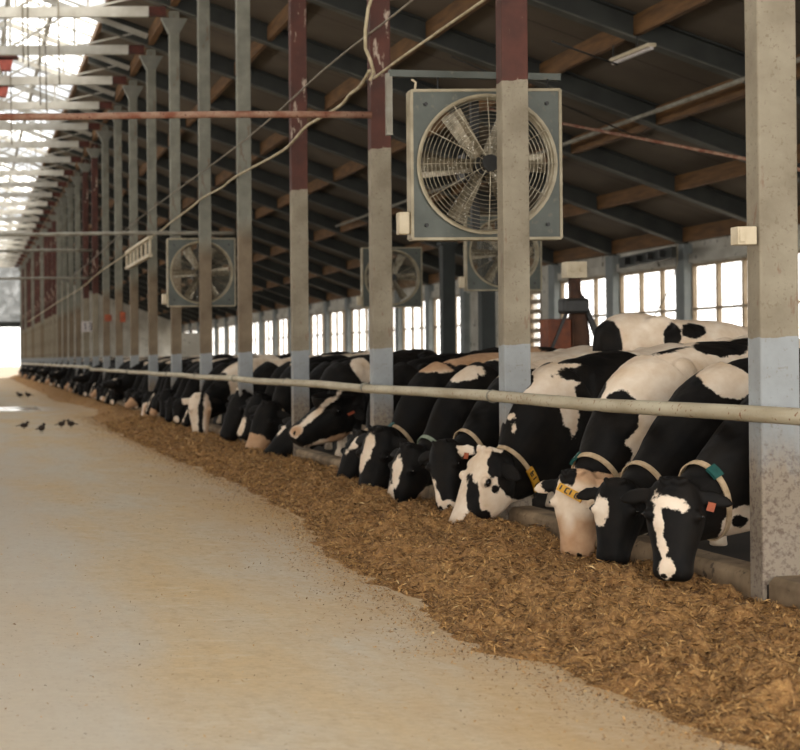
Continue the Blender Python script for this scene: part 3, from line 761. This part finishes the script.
    def apply(f, bl):
        kind, sign = bl[0], bl[1]
        if kind == 'px':
            px, py, rx, ry = bl[2:6]; rot = math.radians(bl[6]) if len(bl) > 6 else 0; rd = bl[7] if len(bl) > 7 else .4
            near = np.hypot(x_-px, y_-py) < 5
            if not near.any(): near = np.hypot(x_-px, y_-py) < 14
            if near.any(): yc = co[near,1].min()
            else: yc = W.y
            c = np.array(PX(px, py, yc)); k = yc/F
            dx = co[:,0]-c[0] - (co[:,1]-c[1])*(px+35)/F; dz = co[:,2]-c[2]; dy = co[:,1]-c[1]
            a = dx*math.cos(rot)+dz*math.sin(rot); b = -dx*math.sin(rot)+dz*math.cos(rot)
            q = np.sqrt((a/(rx*k))**2+(b/(ry*k))**2+(dy/rd)**2); g = (1-q)*min(rx, ry)*k
        else:
            c = np.array(bl[2:5]); r = np.array(bl[5:8]); uu = ub if kind == 'b' else uh
            q = np.sqrt((((uu-c)/r)**2).sum(1)); g = (1-q)*r.min()
            if kind == 'h': g = np.where((uh[:,0] > -.12) & (uh[:,0] < .62) & (np.abs(uh[:,1]) < .3) & (np.abs(uh[:,2]+.1) < .25), g, -.3)
        return np.maximum(f, g) if sign > 0 else np.minimum(f, -g)
    for bl in blobs: f = apply(f, bl)
    f = np.maximum(f, np.where(ub[:,0] < .15, (.22-ub[:,2]), -.3)) # white lower legs
    f = np.maximum(f, .2-np.linalg.norm((ub-np.array([-1.15,0,.6]))/np.array([1.3,1.1,.9]),axis=1))
    tn = np.zeros(nv) - .3
    for bl in tan: tn = apply(tn, bl)
    # muzzle skin slightly tan / eyes rim dark
    tn = np.clip(tn/.06+.5, 0, 1)
    er = np.minimum(np.linalg.norm(uh-np.array([.165,.16,-.005]),axis=1), np.linalg.norm(uh-np.array([.165,-.16,-.005]),axis=1))
    f = np.minimum(f, (er-.024))
    no = np.minimum(np.linalg.norm(uh-np.array([.535,.042,.012]),axis=1), np.linalg.norm(uh-np.array([.535,-.042,.012]),axis=1))
    f = np.minimum(f, (no-.018)*2)
    if voxel < .03:
        nrm_ = np.empty(nv*3, np.float32); me2.vertex_normals.foreach_get('vector', nrm_); nrm_ = nrm_.reshape(-1, 3)
        a_ = ub[:,0]; b_ = ub[:,2]; c_ = ub[:,1]
        dsp = .020*(vnoise(a_*5+c_*3, b_*5-c_*2, 21)) + .010*(vnoise(a_*12+c_*9, b_*10+c_*5, 22)) + .004*vnoise(a_*30+c_*20, b_*26-c_*14, 23)
        wt = np.clip((ub[:,2]-.4)/.3, .15, 1) * np.where((uh[:,0] > -.1) & (uh[:,0] < .6) & (np.abs(uh[:,1]) < .35) & (np.abs(uh[:,2]) < .4), .25, 1)
        co += nrm_*(dsp*wt)[:,None]
    for nm, arr in (('coat', f), ('tan', tn)):
        at = me2.attributes.new(nm, 'FLOAT', 'POINT'); at.data.foreach_set('value', arr.astype(np.float32))
    co_w = co.copy(); co -= np.array(O); me2.vertices.foreach_set('co', co.astype(np.float32).ravel()); me2.update()
    me2.materials.clear(); me2.materials.append(M['coat'])
    me2.polygons.foreach_set('use_smooth', np.ones(len(me2.polygons), dtype=bool))
    ob = link(bpy.data.objects.new(name, me2)); ob.location = O
    def loc(mb): mb.v = [tuple(Vector(p)-O) for p in mb.v]; return mb
    if voxel < .03:
        for s in (-1, 1):
            loc(MB().ell(H(.165, s*.160, -.004), (.013*hs,)*3, 14, 10)).build('eye', M['eye'], ob, smooth=True)
    if collar:
        t = .80; c, ll, uu, ra, rb, tg = nf(t); K = 32; rings = []
        for i in range(K):
            a = 2*math.pi*i/K; sl = .0
            cc = c + ll*math.cos(a)*(ra*1.0+.014) + uu*math.sin(a)*((rb*.96 if math.sin(a) > 0 else rb*1.42)+.016); nrml = (ll*math.cos(a)+uu*math.sin(a)).normalized()
            wd = .02*sc
            rings.append([cc-tg*wd-nrml*.004, cc+tg*wd-nrml*.004, cc+tg*wd+nrml*.006, cc-tg*wd+nrml*.006])
        vs = [p for r_ in rings for p in r_]; fs = [(i*4+j, i*4+(j+1)%4, ((i+1)%K)*4+(j+1)%4, ((i+1)%K)*4+j) for i in range(K) for j in range(4)]
        loc(MB().add(vs, fs)).build('collar', M[collar], ob, smooth=False); col_ob = C.objects[-1]
        if tagc:
            for (a0, a1, mt, nm) in tagc:
                rings = []; K = 8
                for i in range(K+1):
                    a = math.radians(a0+(a1-a0)*i/K)
                    cc = c + ll*math.cos(a)*(ra*1.0+.02) + uu*math.sin(a)*((rb*.96 if math.sin(a) > 0 else rb*1.42)+.022); nrml = (ll*math.cos(a)+uu*math.sin(a)).normalized(); wd = .034*sc
                    rings.append([cc-tg*wd-nrml*.01, cc+tg*wd-nrml*.01, cc+tg*wd+nrml*.014, cc-tg*wd+nrml*.014])
                plate = loc(MB().loft(rings)).build(nm, M[mt], col_ob if nm != 'number_plate' else ob)
                if nm == 'number_plate':
                    # dark numerals on the plate: three upright strokes with cross strokes
                    mbd = MB()
                    for i in (1, 3, 5, 7):
                        r0 = rings[i]; p_a = Vector(r0[3]); p_b = Vector(r0[2]); nrml = (Vector(r0[2])-Vector(r0[1])).normalized()
                        e = nrml*.003; q0 = p_a.lerp(p_b, .2)+e; q1 = p_a.lerp(p_b, .8)+e
                        mbd.bar(q0, q1, .011, .006, up=nrml)
                        if i in (3, 7):
                            rr = Vector(rings[i-1][3]); rr2 = Vector(rings[i-1][2]); mbd.bar(q1, rr.lerp(rr2, .8)+e, .009, .006, up=nrml)
                            mbd.bar(q0.lerp(q1,.5), rr.lerp(rr2, .5)+e, .009, .006, up=nrml)
                    loc(mbd).build('numerals', M['dark'], plate)
    if plate_px:
        ends = []
        for px, py in plate_px:
            near = np.hypot(x_-px, y_-py) < 4
            yy = co_w[near,1].min() if near.any() else poll.y
            ends.append(PX(px, py, yy-.025))
        a_, b_ = ends; w_ = (b_-a_).normalized(); upv = Vector((-.3, -1, .1))
        plate = loc(MB().bar(a_, b_, .065, .02, up=upv)).build('number_plate', M['yellow'], ob)
        sd = upv.cross(w_).normalized(); fr = w_.cross(sd).normalized(); fr = fr if fr.y < 0 else -fr; mbd = MB()
        for t_ in (.12, .32, .52, .72, .88):
            c_ = a_.lerp(b_, t_)+fr*.012
            mbd.bar(c_-sd*.02, c_+sd*.02, .011, .005, up=fr)
            if t_ in (.32, .72): mbd.bar(c_+sd*.02, c_+sd*.02+w_*.025, .009, .005, up=fr).bar(c_-sd*.02, c_-sd*.02+w_*.025, .009, .005, up=fr)
        loc(mbd).build('numerals', M['dark'], plate)
    if tags2:
        for s in tags2:
            e0 = H(.04, s*.085, -.055); ed = (s_*s - nn*.25 + d*ear_droop).normalized(); c = e0+ed*.13*hs + nn*.02*hs
            ew = (d - ed*ed.dot(d)).normalized()
            loc(MB().bar(c, c+ew*.055*hs, .042*hs, .008, up=nn)).build('ear_tag', M['yellow'] if s > 0 else M['orange'], ob)
    return ob

deg = math.radians
def AZ(a, z=.12):
    a = deg(a); return Vector((-math.sin(a), -math.cos(a), z))
def near_cow(pollpx, muzpx, Xm, dY, az, phi, label, voxel, blobs, wx_=None, nz=.15, nrm=None, wx=None, **kw):
    muz = PXX(muzpx[0], muzpx[1], Xm); Yp = muz.y + dY; poll = PX(pollpx[0], pollpx[1], Yp)
    ph = deg(phi); h = Vector((-math.cos(ph), -math.sin(ph), 0))
    reach = ((wx or 6.1)-poll.x)/math.cos(ph)
    W = Vector((poll.x, poll.y, 0)) - h*reach
    c = make_cow(W, ph, poll, muz, nrm or AZ(az, nz), voxel, blobs, **kw)
    tag(c, label, 'cow'); return c

blaze = [('h', 1, .10, 0, .05, .10, .035, .08), ('h', 1, .32, 0, .03, .26, .022, .08)]
near_cow((672,488), (669,579), 4.72, .10, 32, 20, 'black cow with a white blaze and green-and-cream collar, nearest, beside the wide post', .0135,
  [('px',1,667,503,17,7,-8,.2), ('px',1,657,524,4,30,5,.2), ('px',1,661,552,4,14,8,.2), ('px',1,664,568,8,12,0,.2), ('px',1,742,528,24,26,0,.25), ('px',1,728,538,12,20,0,.3), ('px',-1,738,522,7,7,0,.2), ('b',1,-.9,0,.55,.5,.6,.3)],
  tagc=[(45,68,'teal','collar_clip')], tags2=(-1,), wx=6.1)
near_cow((614,487), (607,563), 4.78, .10, 42, 24, 'black cow with a small white forehead patch and cream collar, second from the right', .0135,
  [('px',1,598,511,8,15,-5,.2), ('px',1,725,378,32,17,-25,.5), ('b',1,-.9,0,.5,.5,.6,.3), ('px',-1,680,390,20,14,0,.3)], wx=6.1)
near_cow((572,479), (572,557), 4.82, .08, 40, 32, 'white-bodied cow with tan-pink face and a big black shoulder patch', .0135,
  [('b',1,-.5,0,.9,1.6,.9,.9), ('h',1,.25,0,-.1,.6,.4,.4), ('px',1,575,500,60,60,0,1.), ('px',-1,583,392,30,24,-20,.35), ('px',-1,590,435,34,40,20,.35), ('px',-1,618,415,20,26,0,.35), ('px',-1,606,456,24,18,0,.35), ('px',-1,566,470,10,18,0,.3),
   ('px',-1,722,344,28,13,0,.4), ('px',-1,665,349,26,5,10,.2), ('px',-1,742,338,14,9,0,.3), ('h',-1,.02,.17,-.05,.10,.09,.07)],
  tan=[('h',1,.42,0,-.14,.2,.25,.3), ('px',1,595,475,40,12,-10,.4), ('px',-1,566,508,7,20,0,.3)], tagc=[(120,145,'teal','collar_clip')], plate_px=((557,486),(581,499)), sc=1.19, wx=5.85)
near_cow((483,456), (451,531), 4.70, .0, 76, 24, 'cow with a mostly white face, black patch on the nose and yellow number plate', .0135,
  [('h',1,.25,0,-.1,.45,.4,.32), ('px',1,515,500,36,24,0,.5), ('px',-1,472,502,7,30,8,.3), ('px',-1,480,522,9,12,-30,.2), ('px',-1,494,463,9,16,0,.12), ('px',-1,494,489,4,4,0,.1),
   ('px',-1,528,470,34,32,20,.6), ('px',1,545,380,44,18,15,.5),('b',1,-.95,0,1.4,.35,.6,.35),('px',1,568,402,9,32,8,.3),('px',-1,520,378,14,14,0,.3), ('px',-1,590,374,34,9,0,.3), ('px',1,509,417,5,3,0,.1), ('px',1,513,428,3,5,0,.1)],
  tagc=[(-48,-2,'yellow','number_plate'),(-68,-50,'dark','collar_weight')], wx=6.0)
near_cow((440,447), (444,509), 4.85, .15, 50, 24, 'dark cow with a white chin line and pale ear, half behind the white-faced cow', .017,
  [('px',1,434,492,4,22,20,.15), ('px',1,446,506,12,6,0,.15), ('px',1,470,366,50,14,-3,.8), ('b',1,-.5,0,1.35,.85,.6,.3), ('h',1,.03,-.2,-.06,.07,.07,.05)], tags2=(-1,))
near_cow((405,450), (388,509), 4.75, .0, 66, 24, 'black cow with a long straight white blaze and white jaw edge', .017,
  [('px',1,395,470,6,20,-6,.15), ('px',1,387,498,5,22,-8,.15), ('px',1,421,497,14,4,50,.1), ('px',1,450,372,34,10,0,.4), ('b',1,-.6,0,1.4,.7,.6,.26)], collar='strapg')
near_cow((375,434), (362,503), 4.85, .05, 60, 24, 'black cow with short white blaze and teal tag, leftmost of the tight trio', .017,
  [('px',1,366,446,7,16,-14,.15), ('px',1,360,462,4,12,-14,.15), ('px',1,418,364,34,8,-8,.5), ('px',1,366,500,4,5,0,.1), ('b',1,-.5,0,1.4,.7,.6,.25)], tan=[('px',1,415,364,40,10,0,.5), ('b',1,-.5,0,1.4,.9,.7,.4)], tagc=[(90,140,'teal','collar_clip')])
near_cow((357,436), (336,488), 4.92, .1, 70, 24, 'black cow whose head is tucked behind the tight trio, white stripe on its brow', .017,
  [('px',1,353,444,9,4,50,.15), ('px',1,345,452,5,3,50,.1)], collar='strap')
near_cow((344,394), (290,434), 4.85, .1, 80, 30, 'black cow lifting its head in profile, white stripe from brow to pink nose', .017,
  [('px',1,331,399,20,3,38,.2), ('px',1,311,417,18,3.5,38,.2), ('px',1,294,431,9,7,38,.2), ('px',1,346,444,10,20,0,.4), ('px',1,330,441,26,4,15,.15), ('px',1,356,463,9,26,-15,.3), ('px',1,360,363,10,22,20,.3)],
  tan=[('px',1,345,438,20,12,0,.3), ('px',1,294,431,8,6,0,.2)], nrm=Vector((-.6,-.35,.8)), wx=5.75, tags2=(-1,), tagc=[(150,190,'orange','collar_tag')])
near_cow((302,420), (260,463), 4.78, .05, 76, 24, 'black cow with a white brow patch, head reaching left under the raised head', .018,
  [('px',1,279,429,10,4,48,.15)], nrm=Vector((-.75,-.55,.5)), collar='strap', tagc=[(150,190,'teal','collar_clip')])
near_cow((266,406), (249,451), 4.95, .1, 50, 24, 'cow with a brown muzzle and pale strap, just left of the third rail post', .02,
  [('h',1,.48,0,-.08,.16,.2,.22), ('px',1,272,370,5,24,-25,.3), ('b',1,-.9,0,1.35,.3,.6,.35)], tan=[('h',1,.4,0,-.08,.3,.3,.3)])
near_cow((257,397), (239,437), 4.92, .05, 62, 24, 'black cow with narrow white blaze, right of the black-and-white frontal face', .02,
  [('px',1,240,427,4,12,-20,.2), ('px',1,300,366,10,12,0,.3), ('b',1,-.7,0,1.3,.3,.6,.4)], collar=None)
near_cow((240,394), (222,438), 4.95, .05, 60, 24, 'black cow nosing the feed immediately beside the frontal face, thin pale nose edge', .02,
  [('px',1,216,426,3,12,0,.2), ('px',1,236,388,8,3,30,.2), ('b',1,-.3,0,1.35,.5,.6,.35)], collar=None)
near_cow((200,398), (200,437), 4.95, .05, 5, 32, 'cow seen face on with a black stripe between white cheeks', .02,
  [('h',1,.3,.09,0,.4,.06,.2), ('h',1,.3,-.09,0,.4,.06,.2), ('h',-1,.3,0,.03,.3,.035,.1), ('b',1,-.1,0,.9,.7,.6,.7), ('b',-1,.25,-.1,.95,.22,.2,.25), ('px',1,190,385,11,30,0,.6), ('px',1,230,364,20,9,0,.4)], tan=[('h',1,.3,-.12,0,.3,.05,.2)], collar=None)
near_cow((165,392), (162,417), 4.95, .1, 40, 28, 'dark distant cow eating between two far posts, right of the tan-faced one', .028, [('px',1,178,360,10,10,0,.5), ('b',1,-1.,0,1.2,.3,.5,.3)], collar=None)
near_cow((149,394), (143,419), 4.95, .1, 40, 28, 'distant cow with tan face and white nose, left of a far grey post', .028, [('px',1,146,412,9,10,0,.3), ('px',1,165,355,10,8,0,.5)], tan=[('px',1,150,412,8,9,0,.3)], collar=None)
near_cow((113,379), (93,399), 4.9, .1, 80, 30, 'distant cow with a grey-white nose stretched left, where the rail is held up', .03, [('px',1,98,390,8,3,50,.3), ('px',1,95,400,7,4,0,.3), ('b',1,-.8,0,1.2,.4,.4,.4)], nrm=Vector((-.7,-.4,.6)), collar=None)
near_cow((75,380), (62,397), 4.9, .1, 50, 24, 'distant dark cow with narrow white face stripe, left of the rail stanchion', .035, [('h',1,.3,0,.05,.3,.03,.1), ('b',1,-.6,0,1.2,.4,.4,.4)], collar=None)
# mid row
vs_ = [dict(blobs=[('b',1,-.7,0,1.2,.35,.5,.45), ('h',1,.3,0,.05,.3,.02,.1)]), dict(blobs=[('b',1,-.2,0,1.3,.25,.5,.4), ('b',1,-1.3,0,1.2,.3,.6,.6)]),
       dict(blobs=[('b',1,-.6,0,.9,1.2,.8,.8), ('h',1,.4,0,-.1,.2,.3,.3), ('b',-1,-.9,.0,1.3,.3,.6,.5), ('b',-1,.3,.0,.9,.4,.6,.4)], tan=[('h',1,.4,0,-.1,.3,.3,.3)]), dict(blobs=[('h',1,.5,0,.05,.10,.08,.1), ('b',1,-1.3,0,1.3,.3,.5,.3)]),
       dict(blobs=[('h',1,.12,0,.05,.08,.05,.1), ('b',1,.1,0,1.0,.1,.4,.4)]), dict(blobs=[('h',1,.5,0,.0,.15,.2,.2), ('b',1,-.5,0,1.2,.5,.5,.3)], tan=[('h',1,.4,0,-.1,.3,.3,.3)])]
protos = []
for i, v in enumerate(vs_):
    az = (55, 35, 75, 20, 80, 60)[i]; ph = deg(26)
    Y = 34+1.2*i; poll = Vector((4.95, Y, .62)); d = (Vector((-.25, -.15, -.5)), Vector((-.1, -.1, -.55)), Vector((-.4, -.1, -.4)), Vector((-.1,-.2,-.5)), Vector((-.55,-.05,-.12)), Vector((-.2,0,-.5)))[i]; poll.z = .95 if i == 4 else .62 ; muz = poll + d*.95
    h = Vector((-math.cos(ph), -math.sin(ph), 0)); W = Vector((poll.x, poll.y, 0)) - h*1.0
    c = make_cow(W, ph, poll, muz, AZ(az), .034, collar=None, sc=1.12, **v); protos.append((c, c.location.x)); c['_p'] = 1
ysl = []
Y = 33.7
while Y < 139:
    ysl.append(Y); Y += 1.42 if Y < 70 else 1.6
busy = [32.3, 38.2, 42.2, 57.9, 77.0]
used = set(); j = 0
for Y in ysl:
    if min(abs(Y-b) for b in busy) < 1.05: continue
    i = (0,3,1,5,0,2,3,1,4,3,0,5,3,1,2,0,3,4,1)[j % 19]; src = protos[i][0]; j += 1
    if i not in used: c = src; used.add(i)
    else: c = copy_tree(src)
    c.location = (protos[i][1]+random.uniform(-.05,.15), Y+random.uniform(-.12,.12), .085); c.rotation_euler = (0,0,random.uniform(-.16,.12))
    if '_p' in c: del c['_p']
    if Y < 60: tag(c, 'black and white cow feeding between the tightly packed grey posts', 'cow', 'feeding cows in the middle distance')
    else: tag(c, 'blurred black and white cow at the far end of the feeding row', 'cow', 'feeding cows at the far end')
# cows standing behind the feeding row
tag(MB().box(8.0, 11.2, 15.0, 19.2, .08, .42).box(8.0, 8.15, 15.0, 19.2, .42, .5).build('stall_bed', M['conc_curb'], bevel=.03), 'raised concrete stall bed under the cream cow behind the row', 'stall')
def rear(px, Y, phi, gz, blobs, label, vox=.024, pz=1.0):
    X = NX(px, Y); ph = deg(phi); h = Vector((-math.cos(ph), -math.sin(ph), 0)); W = Vector((X, Y, 0))
    poll = W + h*.85 + Vector((0,0,gz+pz)); muz = poll + h*.32 + Vector((0,0,-.42)); nrm = h + Vector((0,0,.6))
    c = make_cow(W, ph, poll, muz, nrm, vox, blobs, collar=None, gz=gz); tag(c, label, 'cow'); return c
rear(752, 16.6, 192, .42, [('b',1,-.7,0,1.2,1.5,.8,.7), ('px',-1,672,336,9,14,0,.3), ('px',-1,606,346,8,16,10,.6), ('b',-1,-1.75,0,1.1,.2,.6,.6), ('px',-1,694,330,13,9,0,.3)], 'cream cow with black tail standing on the bedding behind the row, back to the window')
rear(560, 24, 20, .085, [('px',1,560,358,14,6,0,.3)], 'dark cow standing in the pen behind the row, below the rust-brown machine', .03)
rear(450, 30, 15, .085, [('b',1,-1.2,0,1.2,.2,.5,.3)], 'dark cow standing in the pen behind the row, near the dark steel posts', .03)
rear(330, 38, 20, .085, [('px',1,290,352,6,4,0,.4)], 'dark cow standing in the pen far behind, left of a red-topped post', .03)

# ------------------------------------------------------------------ world, light, camera
w = bpy.data.worlds.new('sky'); S.world = w; w.use_nodes = True; nt = w.node_tree; nt.nodes.clear()
o = nt.nodes.new('ShaderNodeOutputWorld'); b = nt.nodes.new('ShaderNodeBackground'); b.inputs[0].default_value = (1, .97, .92, 1); b.inputs[1].default_value = 1.0
nt.links.new(b.outputs[0], o.inputs[0])
def portal(loc, rot, sx, sy):
    l = bpy.data.lights.new('portal', 'AREA'); l.shape = 'RECTANGLE'; l.size = sx; l.size_y = sy; l.cycles.is_portal = True
    ob = bpy.data.objects.new('portal', l); link(ob); ob.location = loc; ob.rotation_euler = rot
portal((XR, 69, 13.6), (0, 0, 0), 5.6, 154)
portal((WX+.35, 69, 2.7), (0, math.radians(90), 0), 3.3, 154)
portal((-18.7, 69, 2.8), (0, math.radians(-90), 0), 3.3, 154)
portal((0, Y0-.1, 5), (math.radians(90), 0, 0), 38, 11)

cam = bpy.data.cameras.new('camera'); co_ = bpy.data.objects.new('camera', cam); link(co_); S.camera = co_
cam.sensor_width = 36; cam.lens = F/800*36; cam.clip_end = 1000
pitch = .009
cam.shift_x = 435/800; cam.shift_y = -(375-(360-F*math.tan(pitch)))/800
co_.location = (0, 0, EYE)
co_.rotation_euler = (Matrix.Rotation(math.pi/2, 4, 'X') @ Matrix.Rotation(pitch, 4, 'X') @ Matrix.Rotation(-.006, 4, 'Z')).to_euler()
cam.dof.use_dof = True; cam.dof.focus_distance = 11.5; cam.dof.aperture_fstop = 2.6
S.view_settings.view_transform = 'Standard'; S.view_settings.look = 'None'; S.view_settings.exposure = 2.2; S.view_settings.gamma = 1
S.view_settings.use_curve_mapping = False
S.cycles.use_denoising = True; S.cycles.max_bounces = 8; S.cycles.diffuse_bounces = 5; S.cycles.transparent_max_bounces = 8
S.cycles.sample_clamp_indirect = 6
